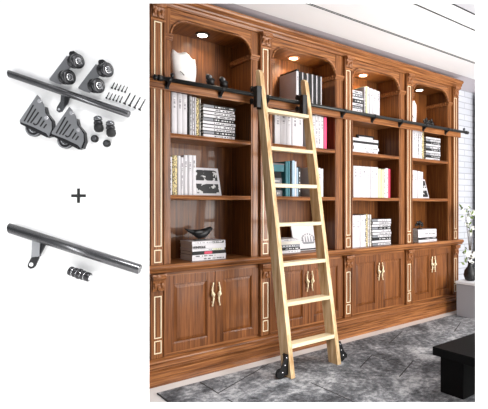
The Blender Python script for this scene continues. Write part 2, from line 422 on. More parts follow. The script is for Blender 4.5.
        for e in ((k0, k0+.006), (k1-.006, k1)): p.box(i0, i1, .038, .052, e[0], e[1], .002)
        p.build('door_panel', wDoor, dr)
        hx = mid+(-.026 if d == 0 else .026); hz = .545; h = MB(); sg = -1 if d == 0 else 1
        pr = [(-.085, .002), (-.08, .006), (-.07, .0035), (-.05, .0045), (-.03, .0075), (-.022, .005), (-.012, .011), (0, .0145), (.012, .011), (.022, .005), (.03, .0075), (.05, .0045), (.07, .0035), (.08, .006), (.085, .002)]
        pts = [(hx+.005*sg*math.sin(tt*50), .019, hz+tt) for tt, _ in pr]
        h.tube(pts, [q for _, q in pr], 12)
        for tz in (-.055, .055): h.tube([(hx, .019, hz+tz), (hx, .038, hz+tz)], .004, 8)
        h.ball((hx, .010, hz), .012, 10); h.build('door_handle', brass, dr)
    pilaster(t, PIL[k], True)
    if k == 3: pilaster(t, PIL[4], True)

def runprof(name, prof, x0, x1, mat, label, cat, ret=0):
    m = MB(); m.prism(prof, XYZ, x0, x1)
    o = m.build(name, mat); return tag(o, label, cat)
runprof('cornice', [(.345, 2.492), (.03, 2.492), (.026, 2.500), (.034, 2.505), (.03, 2.515), (.018, 2.522), (.014, 2.532), (.018, 2.538), (.008, 2.546), (-.002, 2.556), (-.006, 2.566), (0, 2.570), (0, 2.578), (.345, 2.578)], -.02, 3.60, wH, 'stepped wooden cornice running along the top of the bookcase', 'moulding')
runprof('worktop', [(.345, .7295), (.022, .7295), (.012, .735), (.010, .744), (.004, .748), (-.004, .756), (-.007, .766), (-.004, .775), (.004, .7845), (.345, .7845)], -.02, 3.60, wH, 'wooden ledge with rounded nosing running between the shelves and base cabinets', 'worktop')
runprof('plinth', [(.345, .0005), (.002, .0005), (.002, .052), (-.003, .056), (-.003, .096), (.008, .100), (.008, .106), (-.006, .112), (-.006, .126), (.004, .138), (.012, .141), (.012, .149), (.004, .153), (.006, .161), (.020, .170), (.034, .176), (.345, .176)], -.02, 3.552, wH, 'stepped wooden plinth moulding along the foot of the bookcase', 'moulding')
runprof('rail_board', [(.021, 1.932), (.006, 1.932), (.004, 1.938), (.006, 1.944), (.006, 1.99), (.0, 1.994), (-.002, 2.002), (.0, 2.008), (.021, 2.008)], -.02, 3.555, wH, 'horizontal wooden board behind the black rail, crossing the whole bookcase', 'board')
# ------------------------------------------------------------------ ladder rail
RY, RZ = -.032, 1.992
t = thing('ladder_rail', 'long black round rail mounted across the upper bookcase for the ladder', 'rail', (1.8, RY, RZ))
MB().tube([(.05, RY, RZ), (3.60, RY, RZ)], .0145, 16).build('bar', railmetal, t)
for x in (.115, .506, .90, 1.30, 1.70, 2.085, 2.477, 2.861, 3.253):
    b = MB(); b.box(x-.014, x+.014, .0005, .0055, 1.936, 1.992, .001)
    b.prism([(.0, 1.945), (.0, 1.975), (RY+.006, RZ-.008), (RY-.006, RZ-.016), (RY-.002, RZ-.02)], XYZ, x-.009, x+.009)
    b.tube([(x-.013, RY, RZ), (x+.013, RY, RZ)], .0175, 14)
    b.ball((x, -.002, 1.944), .006, 8); b.build('bracket', blackmetal, t)
for x, s_ in ((.05, -1), (3.60, 1)):
    MB().lathe([(-.02, .017), (0, .019), (.012, .019), (.014, .011), (.02, .011), (.026, .018), (.036, .018), (.042, .006)], (x, RY, RZ), (s_, 0, 0)).build('end_cap', blackmetal, t)
for x in (.135, 3.56):
    MB().lathe([(0, .008), (.012, .008), (.018, .013), (.03, .012), (.034, .004)], (x, RY, RZ+.012), (0, 0, 1)).build('stop_knob', blackmetal, t)

# ------------------------------------------------------------------ ladder
t = thing('library_ladder', 'pale pine rolling library ladder leaning on the black rail', 'ladder', (1.015, -.3, 0))
ZT = 2.175; yb0 = -.470; yb1 = -.086; DEP = .10
def fy(z): return yb0+(yb1-yb0)*z/ZT
TW = .034
for xc in (.796, 1.224):
    D = DEP if True else 0
    out = [(fy(.009), .009), (fy(ZT-.03), ZT-.03), (fy(ZT)+.012, ZT-.006), (fy(ZT)+.028, ZT), (fy(ZT)+.045, ZT-.008), (fy(ZT-.06)+.058, ZT-.06), (fy(1.9)+.066, 1.9), (fy(1.2)+D, 1.2), (fy(.009)+D, .009)]
    m = MB(); m.prism(out, XYZ, xc-TW/2, xc+TW/2)
    m.build('side_rail', pine, t)
for z in (1.882, 1.600, 1.330, 1.050, .772, .502, .223):
    dd = .08 if z < 1.5 else .062
    m = MB().box(.796+TW/2, 1.224-TW/2, fy(z)-.002, fy(z)+dd, z-.026, z, .003); m.build('tread', pineX, t)
def wheel_prof(r, w):
    return [(-w, r*.25), (-w, r*.55), (-w*.8, r*.6), (-w*.8, r*.85), (-w*.9, r), (-w*.5, r), (-w*.3, r*.75), (w*.3, r*.75), (w*.5, r), (w*.9, r), (w*.8, r*.85), (w*.8, r*.6), (w, r*.55), (w, r*.25)]
for xc, s_ in ((.796, -1), (1.224, -1)):
    xo = xc+s_*(TW/2); yy = fy(1.97); wd_ = .042
    m = MB(); m.prism([(yy+.004, 1.87), (yy+.064, 1.88), (yy+.055, 2.03), (yy+.03, 2.045), (yy+.004, 2.04)], XYZ, xo-.006, xo)
    ar = m.build('roller_bracket', blackmetal, t)
    MB().box(xo-wd_, xo-.006, yy+.003, yy+.010, 1.885, 2.04, .003).build('guard_plate', blackmetal, ar)
    MB().box(xo-wd_, xo-wd_+.006, yy+.010, yy+.05, 1.885, 2.04, .002).build('guard_plate', blackmetal, ar)
    xm = xo-wd_*.5-.003
    MB().lathe(wheel_prof(.022, .013), (xm, RY-.002, RZ+.038), (1, 0, 0)).build('roller', blackmetal, ar)
    MB().lathe(wheel_prof(.022, .013), (xm, RY-.002, RZ-.052), (1, 0, 0)).build('roller', blackmetal, ar)
for xc, s_ in ((.796, -1), (1.224, 1)):
    xo = xc+s_*TW/2; y0 = fy(.06)+.045; X = lambda d: xo+s_*d
    m = MB(); m.prism([(X(0), .03), (X(0), .165), (X(.025), .165), (X(.045), .12), (X(.062), .085), (X(.092), .055), (X(.092), .03)], XZY, y0-.022, y0-.017)
    m.prism([(X(0), .03), (X(0), .165), (X(.006), .165), (X(.006), .03)], XZY, y0-.017, y0+.03)
    m.prism([(X(.0), .165), (X(.025), .165), (X(.025), .159), (X(.0), .159)], XZY, y0-.017, y0+.012)
    fb = m.build('foot_bracket', blackmetal, t)
    MB().lathe(wheel_prof(.033, .013), (X(.052), y0, .0415), (0, 1, 0)).build('wheel', slotblack, fb)
    for bx, by, bz in ((X(.05), y0-.023, .055), (X(.03), y0-.023, .10), (X(.016), y0-.023, .145)): MB().ball((bx, by, bz), .0065, 8).build('bolt', bright, fb)

# ------------------------------------------------------------------ recessed lights
LP = [(.469, .2), (1.32, .2), (2.16, .19), (3.06, .2)]
for k, (x, y) in enumerate(LP):
    t = thing('recessed_light', ['recessed downlight with black trim in the ceiling of the leftmost bay', 'recessed downlight above the black and white folders behind the ladder top', 'warm recessed downlight above the magazines in the third bay', 'recessed downlight in the ceiling of the rightmost bay'][k], 'downlight', (x, y, 2.425), 'downlights in the arched bays')
    MB().lathe([(0, .050), (.005, .053), (.0095, .05)], (x, y, 2.425), (0, 0, 1), 28).build('lamp_trim', trimring if k in (0, 3) else copper, t)
    MB().lathe([(0, .035), (.002, .036)], (x, y, 2.4225), (0, 0, 1), 28).build('lamp_lens', bulb if k in (0, 3) else bulbw, t)
    ld = bpy.data.lights.new('downlight_lamp', 'SPOT'); ld.energy = (7, 22, 22, 7)[k]; ld.spot_size = 2.7; ld.spot_blend = .8; ld.shadow_soft_size = .03
    ld.color = (1, .86, .68)
    lo = bpy.data.objects.new('lamp', ld); C.objects.link(lo); lo.parent = t; lo.location = (0, 0, -.008)

# ------------------------------------------------------------------ books
ORD = ['first', 'second', 'third', 'fourth', 'fifth', 'sixth', 'seventh', 'eighth', 'ninth', 'tenth', 'eleventh', 'twelfth']
G = .0006
def upright(x, w, z, h, y, d, mat, label, group, txt=None):
    t = thing('book', label, 'book', (x+w/2, y+d/2, z), group)
    c = .0022; g2 = .0012; x0, x1 = x+g2, x+w-g2; cy = (x0+x1)/2; hw = (x1-x0)/2
    m = MB(); m.box(x0, x0+c, y+.004, y+d, z, z+h); m.box(x1-c, x1, y+.004, y+d, z, z+h)
    arc = [(cy-hw*math.cos(q), y+.006-.006*math.sin(q)) for q in [PI*i/8 for i in range(9)]]
    m.prism(arc+[(x1, y+.008), (x0, y+.008)], XYz, z, z+h)
    m.build('book_cover', B[mat], t)
    MB().box(x0+c, x1-c, y+.008, y+d-.004, z+.003, z+h-.004).build('page_block', pages, t)
    if txt:
        f0, f1, tm = txt
        MB().box(cy-hw*.3, cy+hw*.3, y-.0008, y+.003, z+h*f0, z+h*f1).build('spine_text', B[tm], t)
    return t
def flat(x, w, z, hh, y, d, mat, label, group, name='book', band=None, txt=None):
    t = thing(name, label, name, (x+w/2, y+d/2, z), group); c = min(.0022, hh*.2)
    bi = 1 if name == 'magazine' else 0
    if bi: c = .0038
    m = MB(); m.box(x, x+w, y, y+d, z+G, z+c, mi=bi); m.box(x, x+w, y, y+d, z+hh-c*.6, z+hh-G, mi=bi); m.box(x, x+w, y, y+c, z+c, z+hh-c*.6)
    m.build('book_cover', [B[mat], B['black']], t)
    MB().box(x+.003, x+w-.003, y+c, y+d-.004, z+c, z+hh-c).build('page_block', pages, t)
    if band:
        b0, b1, bm = band
        MB().box(x+w*b0, x+w*b1, y-.0008, y+.0004, z+hh*.12, z+hh*.88).build('spine_label', B[bm], t)
    if txt:
        b0, b1, bm = txt
        MB().box(x+w*b0, x+w*b1, y-.0010, y+.0004, z+hh*.34, z+hh*.66).build('spine_text', B[bm], t)
    return t
def row(bay, where, x, z, y, d, spec, start=0):
    """spec: list of (width, height, material, look)"""
    g = f'upright books on the {where} of the {BAYN[bay]}'
    for i, (w, h, mt, look) in enumerate(spec):
        tx = None
        if mt in ('print', 'mag', 'offwhite'): tx = (.12, .9, 'inkv')
        elif mt in ('greyprint',): tx = (.15, .85, 'greyv')
        elif mt in ('lilac', 'white') and w > .025: tx = (.62, .9, 'greyv')
        elif mt in ('blackmag',): tx = (.1, .85, 'whitev')
        m2 = {'print': 'white', 'mag': 'white', 'greyprint': 'white', 'lilac': 'white', 'blackmag': 'black'}.get(mt, mt)
        upright(x, w, z, h, y+random.uniform(0, .008), d, m2, f'{look}, standing {ORD[i+start]} from left, {where}, {BAYN[bay]}', g, tx)
        x += w
    return x
def stack(bay, where, x0, w, z, y, d, spec, kind='book'):
    g = f'stacked {kind}s on the {where} of the {BAYN[bay]}'; n = len(spec)
    for i, (hh, mt, look, band) in enumerate(spec):
        jx = random.uniform(-.004, .004)
        pos = 'topmost' if i == n-1 else ('bottommost' if i == 0 else ORD[n-1-i]+' from top')
        tx = {'mag': (.34, .95, 'inkh'), 'print': (.1, .7, 'inkh'), 'blackmag': (.36, .95, 'whiteh'), 'greyprint': (.1, .9, 'greyh'), 'white': (.5, .9, 'greyh'), 'grey': (.1, .8, 'whiteh')}.get(mt)
        if 'bold' in look: tx = None
        m2 = {'print': 'white', 'mag': 'white', 'greyprint': 'white', 'blackmag': 'black'}.get(mt, mt)
        flat(x0+jx, w+random.uniform(-.008, .004), z, hh, y+random.uniform(0, .008), d, m2, f'{look}, {pos} in the stack, {where}, {BAYN[bay]}', g, kind, band, tx)
        z += hh
    return z
# bay 1
w = 'upper shelf'
x = row(0, w, .186, 1.66, .09, .2, [(.040, .285, 'lilac', 'thick white book'), (.038, .285, 'lilac', 'thick white book'), (.038, .285, 'lilac', 'thick white book'),
    (.016, .28, 'black', 'thin black book'), (.018, .28, 'print', 'white book with black print'), (.018, .275, 'print', 'white book with black print'), (.014, .275, 'white', 'thin white book'), (.022, .27, 'spotted', 'brown spotted book'), (.012, .27, 'offwhite', 'thin cream book')])
spec = []
for i in range(10):
    dk = i in (1, 5, 9)
    spec.append((.0235, 'blackmag' if dk else 'mag', 'magazine with dark grey label' if dk else 'white-spined magazine', (0, .32, 'grey') if dk else None))
stack(0, w, x+.012, .262, 1.66, .075, .19, spec, 'magazine')
w = 'middle shelf'
x = row(0, w, .166, 1.245, .09, .2, [(.026, .26, 'print', 'thin white patterned book'), (.036, .27, 'spotted', 'yellow spotted book'), (.024, .27, 'white', 'white book'), (.024, .262, 'greyprint', 'white book with grey print'), (.030, .278, 'lilac', 'white binder-like book'), (.030, .28, 'lilac', 'white binder-like book'), (.032, .28, 'lilac', 'white binder-like book')])
def picture(name, x0, x1, z, h, y, depth, label, photos, lean=.06, framem=B['white'], ph=photo_ink):
    """board leaning back from y at foot"""
    t = thing(name, label, 'picture', ((x0+x1)/2, y+.02, z))
    f = lambda p, q, tt: (p, y+tt*1.0+(q-z)*lean/h, q)
    m = MB(); m.prism([(x0, z), (x1, z), (x1, z+h), (x0, z+h)], f, 0, depth); m.build('backing_board', framem, t)
    for a, b, c, d in photos:
        xx0, xx1 = x0+(x1-x0)*a, x0+(x1-x0)*b; z0, z1 = z+h*c, z+h*d
        m = MB(); m.prism([(xx0, z0), (xx1, z0), (xx1, z1), (xx0, z1)], f, -.002, .001); m.build('photo_print', ph, t)
    return t
picture('photo_board', x+.02, .595, 1.245, .205, .14, .012, 'white board with two black and white photographs, leaning on the leftmost bay middle shelf', [(.06, .92, .54, .92), (.06, .92, .08, .42)])
w = 'bottom shelf'
z = stack(0, w, .325, .262, .7845, .065, .2, [(.022, 'mag', 'white book', None), (.02, 'print', 'white book with black print', None), (.024, 'black', 'black book with red spine mark', (.35, .58, 'red')), (.016, 'white', 'thin white book', (.62, .92, 'yellow')), (.033, 'white', 'thick white book with bold lettering', None), (.022, 'greyprint', 'grey and white book', (.6, .95, 'blackmag'))])
# lettering on the thick white spine
tx = bpy.data.curves.new('lettering', 'FONT'); tx.body = 'KINFOLK'; tx.size = .023; tx.extrude = .0004; tx.offset = .0006
tmp = bpy.data.objects.new('spine_lettering', tx); C.objects.link(tmp); dg = bpy.context.evaluated_depsgraph_get(); dg.update()
lm = bpy.data.meshes.new_from_object(tmp.evaluated_get(dg)); bpy.data.objects.remove(tmp)
to = bpy.data.objects.new('spine_lettering', lm); C.objects.link(to); lm.materials.clear(); lm.materials.append(slotblack)
bk = [o for o in bpy.data.objects if o.get('label', '').startswith('thick white book with bold')][0]
to.parent = bk; to.rotation_euler = (PI/2, 0, 0); to.location = (-.125, -.1065, .005)
# bird
t = thing('bird_figurine', 'black bird figurine standing on the book stack in the leftmost bay', 'figurine', (.42, .15, z))
b = MB()
b.tube([(.305, .15, z+.088), (.335, .15, z+.074), (.375, .15, z+.060), (.415, .15, z+.046), (.455, .15, z+.050), (.48, .15, z+.064), (.495, .15, z+.076), (.508, .15, z+.081), (.53, .15, z+.078)],
       [.003, .009, .020, .033, .034, .026, .020, .016, .002], 14)
b.build('body', blackcer, t)
m = MB(); m.ball((.405, .122, z+.060), .034, 12, (1.2, .28, .5)); m.build('wing', blackcer, t); m = MB(); m.ball((.405, .178, z+.060), .034, 12, (1.2, .28, .5)); m.build('wing', blackcer, t)
m = MB(); m.tube([(.41, .143, z+.03), (.412, .143, z+.001)], .003, 8); m.tube([(.43, .157, z+.03), (.432, .157, z+.001)], .003, 8); m.box(.38, .46, .13, .17, z+.0003, z+.008, .002); m.build('stand', blackcer, t)
# white sculptural vase
def torn_vase(x, y, z, wdt, h, label):
    t = thing('sculptural_vase', label, 'vase', (x, y, z))
    m = MB(); n = 28; vs = []; L = 12
    for i in range(L+1):
        tt = i/L
        for k in range(n):
            q = 2*PI*k/n
            rx = wdt/2*(.70+.30*math.sin(PI*min(1, tt*.62+.02)))*(1+.03*math.sin(3*q+4*tt)); ry = rx*.55
            zz = z+h*tt*(1+(.10*math.cos(q+2.6) if tt > .7 else 0)*(tt-.7)/.3) - (.012*math.sin(5*q)*(tt > .95))
            vs.append((x+rx*math.cos(q)-.012*tt, y+ry*math.sin(q), zz))
    fs = [(i*n+k, i*n+(k+1) % n, (i+1)*n+(k+1) % n, (i+1)*n+k) for i in range(L) for k in range(n)]
    o = len(vs)
    vs += [(x+(vx-x)*.82, y+(vy-y)*.82, vz-.005) for vx, vy, vz in vs[L*n:]]+[(x, y, z+h*.55)]
    fs += [(L*n+k, L*n+(k+1) % n, o+(k+1) % n, o+k) for k in range(n)]+[(o+k, o+(k+1) % n, o+n) for k in range(n)]+[tuple(range(n))]
    m.add(vs, fs, True); m.build('vessel', ceramic, t)
    m = MB(); m.tube([(x-.06, y-ryf(wdt), z+h*.5), (x-.045, y-ryf(wdt)-.004, z+h*.46), (x-.03, y-ryf(wdt)-.003, z+h*.40)], .003, 8); m.build('crack', slotblack, t)
def ryf(w_): return w_*.30
torn_vase(.315, .17, 1.985, .185, .238, 'large white sculptural vase on the top shelf of the leftmost bay')
torn_vase(2.90, .17, 1.985, .12, .27, 'white vase on the top shelf of the rightmost bay')
# two black ornaments
def ornament(x, y, z, label):
    t = thing('round_ornament', label, 'ornament', (x, y, z), 'black ornaments on the top shelf')
    m = MB().lathe([(0, .022), (.004, .022), (.008, .006), (.05, .005)], (x, y, z+.0003), (0, 0, 1)); m.build('stand', blackmetal, t)
    m = MB(); m.tube([(x-.012, y, z+.115), (x, y-.006, z+.095), (x+.006, y, z+.066), (x+.002, y, z+.05)], [.020, .034, .028, .012], 14)
    m.ball((x-.018, y-.01, z+.118), .024, 12, (1, .7, 1)); m.build('head', blackcer, t)
    m = MB().ball((x-.012, y-.030, z+.118), .011, 10, (1, .5, 1)); m.build('face', steel_light, t)
ornament(.495, .13, 1.985, 'black round ornament just right of the white vase, leftmost bay top shelf')
ornament(.605, .13, 1.985, 'black round ornament furthest right on the top shelf of the leftmost bay')

# bay 2
w = 'top shelf'
x = 1.262
row(1, w, x, 1.985, .085, .235, [(.028, .30, 'white', 'large white folder with black top')]+[(.037, .30, 'black', 'black folder'), (.0145, .30, 'lilac', 'narrow white folder')]*5)
MB().box(1.262+.001, 1.262+.028, .087, .315, 2.286, 2.300).build('black_top', B['black'], [o for o in bpy.data.objects if o.get('label', '').startswith('large white folder')][0])
w = 'upper shelf'
x = row(1, w, 1.04, 1.66, .08, .2, [(.058, .262, 'lilac', 'thick white binder')]*5)
x = 1.44
row(1, w, x, 1.66, .09, .2, [(.03, .28, 'greyprint', 'white book with grey print'), (.032, .285, 'greyprint', 'white book with grey print'), (.034, .283, 'greyprint', 'white book with grey print'), (.035, .28, 'lilac', 'white book'), (.035, .28, 'pink', 'magenta pink book')], 5)
w = 'middle shelf'
x = row(1, w, 1.15, 1.245, .085, .2, [(.028, .285, 'teal', 'teal book'), (.02, .29, 'teal', 'thin teal book'), (.018, .28, 'black', 'black book'), (.03, .295, 'blue', 'pale blue book'), (.02, .29, 'white', 'white book'), (.02, .24, 'blue', 'short pale blue book'), (.026, .25, 'blackmag', 'black book with white print')])
m = MB().box(1.0, 1.145, .10, .27, 1.4455, 1.50, .004)
t = thing('storage_box', 'teal box on top of the flat books, middle shelf behind the ladder', 'box', (1.07, .18, 1.4455)); m.build('box_body', B['teal'], t); MB().box(.998, 1.147, .098, .272, 1.5, 1.512, .003).build('box_lid', B['grey'], t)
stack(1, w, 1.0, .14, 1.245, .12, .16, [(.05, 'grey', 'grey book', None), (.05, 'black', 'black book', None), (.05, 'grey', 'grey book', None), (.05, 'black', 'black book', None)])
row(1, w, 1.42, 1.245, .09, .2, [(.03, .25, 'greyprint', 'white book with grey print'), (.028, .255, 'white', 'white book'), (.03, .25, 'grey', 'grey book'), (.028, .25, 'white', 'white book'), (.03, .245, 'white', 'white book')], 7)
w = 'bottom shelf'
stack(1, w, 1.05, .24, .7845, .07, .2, [(.024, 'white', 'white book', None), (.022, 'blackmag', 'black book with white print', None), (.024, 'grey', 'grey book', None), (.026, 'offwhite', 'cream book', None), (.02, 'mag', 'white book with black print', None)])
t = picture('ship_picture', 1.31, 1.60, .7845, .235, .17, .014, 'white picture with a dark line drawing, leaning on the bottom shelf behind the ladder', [])
def slant(p, q, tt, y=.17, z=.7845, h=.235, lean=.06): return (p, y+tt+(q-z)*lean/h, q)
m = MB()
cx_, cz_ = 1.475, .86
for i in range(9):
    q0 = PI*i/8; m.ball(slant(cx_+.07*math.cos(q0), cz_+.05*math.sin(q0)+.012, -.002), .0065, 8, (1, .4, 1))
m.prism([(cx_-.07, cz_-.006), (cx_+.07, cz_-.006), (cx_+.055, cz_-.022), (cx_-.055, cz_-.022)], slant, -.003, 0)
for i in range(5):
    px_ = cx_-.06+.03*i; m.prism([(px_-.006, cz_-.004), (px_+.006, cz_-.004), (px_+.001, cz_+.045), (px_-.001, cz_+.045)], slant, -.003, 0)
m.build('line_drawing', B['grey'], t)
m = MB().prism([(1.34, .789), (1.57, .789), (1.57, .80), (1.34, .80)], slant, -.003, 0); m.build('dark_caption_strip', B['black'], t)

# bay 3
w = 'top shelf'
stack(2, w, 1.895, .165, 1.985, .09, .2, [(.022+.006*(i % 3), ['mag', 'blackmag', 'white', 'grey'][i % 4], ['white magazine with black print', 'black magazine with white print', 'white magazine', 'grey magazine'][i % 4], None) for i in range(9)], 'magazine')
row(2, w, 2.078, 1.985, .09, .2, [(.02, .30, 'print', 'white book with black print'), (.026, .31, 'yellow', 'pale yellow book'), (.03, .31, 'white', 'white book'), (.045, .30, 'lilac', 'thick white book'), (.05, .295, 'lilac', 'thick white book'), (.05, .29, 'lilac', 'thick white book')])
w = 'upper shelf'
zz = stack(2, w, 1.92, .34, 1.66, .075, .2, [(.03, 'white', 'white book', None), (.028, 'mag', 'white book with black print', None), (.03, 'white', 'white book', None), (.022, 'black', 'black book', None), (.026, 'white', 'white book', None)])
picture('framed_picture', 2.20, 2.44, 1.66, .215, .285, .012, 'black framed picture leaning behind the stacked books, upper shelf, third bay', [(.08, .92, .08, .92), (.2, .8, .2, .8)], lean=.02, framem=B['black'], ph=B['white'])
w = 'middle shelf'
row(2, w, 1.935, 1.245, .085, .2, [(.056, .292, 'white', 'thick white binder')]*6+[(.04, .28, 'yellow', 'pale yellow-green book'), (.035, .275, 'yellow', 'pale yellow-green book'), (.028, .278, 'offwhite', 'cream book'), (.04, .29, 'greyprint', 'white book with grey print'), (.034, .285, 'red', 'crimson book')])
w = 'bottom shelf'
row(2, w, 1.90, .7845, .075, .2, [(.056, .295, 'lilac', 'thick white book')]*3+[(.025, .30, 'print', 'white book with black print'), (.024, .305, 'spotted', 'brown spotted book'), (.022, .30, 'mag', 'white book with black marks'), (.022, .30, 'offwhite', 'cream book')])
stack(2, w, 2.175, .27, .7845, .075, .2, [(.0255, ['mag', 'white', 'blackmag', 'mag'][i % 4], ['white magazine with black print', 'plain white magazine', 'black magazine with white print', 'white magazine with black print'][i % 4], (0, .3, 'grey') if i % 3 == 0 else None) for i in range(10)], 'magazine')

# bay 4
for i, xx in enumerate((3.10, 3.19)):
    t = thing('leaf_ornament', ['dark leafy metal ornament nearer the white vase, rightmost bay top shelf', 'dark leafy metal ornament further from the white vase, rightmost bay top shelf'][i], 'ornament', (xx, .14, 1.985), 'dark ornaments in the rightmost bay')
    m = MB(); m.lathe([(0, .02), (.006, .018), (.01, .006), (.06, .006)], (xx, .14, 1.9853), (0, 0, 1)); m.build('stand', bronze, t)
    m = MB()
    for j in range(9):
        q = 2*PI*j/9; r = .03
        m.ball((xx+r*math.cos(q), .14+r*.5*math.sin(q), 1.985+.09+.028*math.sin(2.3*j)), .017, 8, (1, .6, 1.2))
    m.ball((xx, .14, 2.07), .022, 10); m.build('leaf_cluster', bronze, t)
w = 'upper shelf'
x = row(3, w, 2.80, 1.66, .09, .2, [(.05, .30, 'lilac', 'thick white book'), (.045, .30, 'lilac', 'thick white book'), (.02, .295, 'print', 'white book with black print'), (.03, .30, 'white', 'white book'), (.025, .295, 'print', 'white book with black print'), (.03, .29, 'spotted', 'brown spotted book')])
stack(3, w, 3.02, .262, 1.66, .08, .19, [(.0245, ['white', 'blackmag', 'mag'][i % 3], ['white magazine', 'black magazine with white print', 'white magazine with black print'][i % 3], (0, .3, 'grey') if i % 3 == 2 else None) for i in range(10)], 'magazine')
w = 'middle shelf'
x = row(3, w, 2.78, 1.245, .09, .2, [(.05, .29, 'lilac', 'thick white book'), (.055, .29, 'white', 'thick white book'), (.05, .285, 'lilac', 'thick white book'), (.05, .28, 'white', 'thick white book')])
picture('photo_board', x+.01, 3.14, 1.245, .21, .13, .012, 'white board with dark photographs leaning by white books, middle shelf, rightmost bay', [(.08, .92, .54, .92), (.08, .92, .08, .42)])
w = 'bottom shelf'
z = stack(3, w, 2.86, .32, .7845, .06, .2, [(.024, 'white', 'white book', None), (.024, 'blackmag', 'black book with white print', None), (.026, 'white', 'white book', None), (.022, 'mag', 'white book with black print', None), (.036, 'white', 'thick white book', None)])
t = thing('flower_figurine', 'dark flower-shaped figurine on the book stack in the rightmost bay', 'figurine', (2.99, .15, z))
m = MB().lathe([(0, .03), (.006, .028), (.01, .006), (.05, .006)], (2.99, .15, z+.0003), (0, 0, 1)); m.build('stand', bronze, t)
m = MB()
for j in range(7):
    q = 2*PI*j/7; m.ball((2.99+.045*math.cos(q), .15+.02*math.sin(q), z+.058+.018*math.sin(q*2)), .018, 8, (1.3, .6, .9))
m.ball((2.99, .15, z+.06), .02); m.build('petals', bronze, t)

# ------------------------------------------------------------------ right side: curtain, side table, vase with blossom, coffee table
m = MB(); n = 60; vs = []
for z in (.0, 2.6):
    for i in range(n+1):
        xx = 4.36+.6*i/n; vs.append((xx, .27+.03*math.sin(i*1.25), z+.003))
m.add(vs, [(i, i+1, n+2+i, n+1+i) for i in range(n)], True)
for z in (.0, 2.6): pass
o = m.build('curtain', curtainm); so = o.modifiers.new('thickness', 'SOLIDIFY'); so.thickness = .006
tag(o, 'black full-length curtain at the right edge beside the white brick wall', 'curtain')
t = thing('side_table', 'pale grey box-shaped side table at the right end of the bookcase', 'table', (3.49, -.42, 0))
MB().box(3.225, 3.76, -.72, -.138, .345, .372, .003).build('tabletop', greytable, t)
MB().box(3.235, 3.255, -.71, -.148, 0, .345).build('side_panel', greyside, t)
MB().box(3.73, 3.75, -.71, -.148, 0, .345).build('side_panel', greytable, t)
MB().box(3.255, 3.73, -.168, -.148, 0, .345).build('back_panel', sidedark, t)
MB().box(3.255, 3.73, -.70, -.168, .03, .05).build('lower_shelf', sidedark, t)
t = thing('vase', 'black vase holding white blossom branches on the side table', 'vase', (3.365, -.23, .372))
MB().lathe([(0, .04), (.01, .055), (.06, .07), (.11, .06), (.15, .03), (.18, .024), (.2, .032), (.195, .026), (.15, .02)], (3.365, -.23, .3725), (0, 0, 1), 24).build('vessel', blackcer, t)
t = thing('blossom_branches', 'branches with white flowers and green leaves standing in the black vase', 'plant', (3.365, -.23, .56), None)
rnd = random.Random(3)
ends = [(3.31, -.19, 1.14), (3.34, -.20, 1.05), (3.40, -.23, 1.08), (3.40, -.2, .93), (3.31, -.20, .70), (3.35, -.22, .60), (3.40, -.24, .68), (3.45, -.30, 1.15), (3.36, -.21, 1.10)]
st = MB()
for e in ends:
    e = Vector(e); a = Vector((3.365, -.23, .45)); mid = a.lerp(e, .5)+Vector((.01, 0, .06)); st.tube([a, a+Vector((0, 0, .13)), mid, e], [.004, .004, .003, .0015], 6)
st.build('stems', twig, t)
for e in ends:
    for r_ in range(3):
        c = Vector(e)+Vector((rnd.uniform(-.05, .05), rnd.uniform(-.04, .04), rnd.uniform(-.06, .03)))
        m = MB(); rot = Matrix.Rotation(rnd.uniform(-.9, .9), 3, 'X') @ Matrix.Rotation(rnd.uniform(-.9, .9), 3, 'Y')
        for j in range(5):
            q = 2*PI*j/5; d = rot @ Vector((math.cos(q), math.sin(q)*.4-.5, math.sin(q))); s2 = rot @ Vector((-math.sin(q), 0, math.cos(q)))
            p0 = c; p1 = c+d*.017+s2*.012; p2 = c+d*.034; p3 = c+d*.017-s2*.012; nn = d.cross(s2).normalized()*.001
            m.add([p0, p1, p2, p3, p0+nn, p1+nn, p2+nn, p3+nn], [(0, 1, 2, 3), (4, 7, 6, 5), (0, 4, 5, 1), (1, 5, 6, 2), (2, 6, 7, 3), (3, 7, 4, 0)])
        m.build('flower', petal, t)
    for r_ in range(4):
        c = Vector(e)+Vector((rnd.uniform(-.04, .04), rnd.uniform(-.04, .04), rnd.uniform(-.08, .02))); d = Vector((rnd.uniform(-1, 1), rnd.uniform(-1, 1), rnd.uniform(-.3, 1))).normalized(); s2 = d.cross(Vector((.3, 1, .2))).normalized()
        m = MB(); L_ = .055; p = [c, c+d*L_*.5+s2*.014, c+d*L_, c+d*L_*.5-s2*.014]; nn = d.cross(s2)*.001
        m.add(p+[q+nn for q in p], [(0, 1, 2, 3), (4, 7, 6, 5), (0, 4, 5, 1), (1, 5, 6, 2), (2, 6, 7, 3), (3, 7, 4, 0)]); m.build('leaf', leafm, t)
t = thing('coffee_table', 'low black coffee table with thick block legs on the rug, lower right', 'table', (1.75, -1.6, .008))
MB().box(1.294, 2.2, -1.95, -1.228, .25, .302, .003).build('tabletop', blacktable, t)
for x0, y0 in ((1.361, -1.40), (1.361, -1.93), (2.0, -1.40), (2.0, -1.93)):
    MB().box(x0, x0+.14, y0, y0+.16, .0085, .25, .002).build('leg', blacktable, t)

# ------------------------------------------------------------------ hardware fixed on the white wall
def wp(px, py, off=0): return Wp(U(px), Zp(py), off)
def wall_thing(name, label, cat, px, py, group=None): return thing(name, label, cat, tuple(wp(px, py)), group)
def wprism(poly, o0, o1, mb, mi=0):
    """outline on the wall extruded outward from o0 to o1"""
    return mb.prism(poly, lambda p, q, t: wp(p, q, t), o0, o1, mi)
def wdir(dx, dy, do): return (RT*dx-UP*dy-FW*do).normalized()
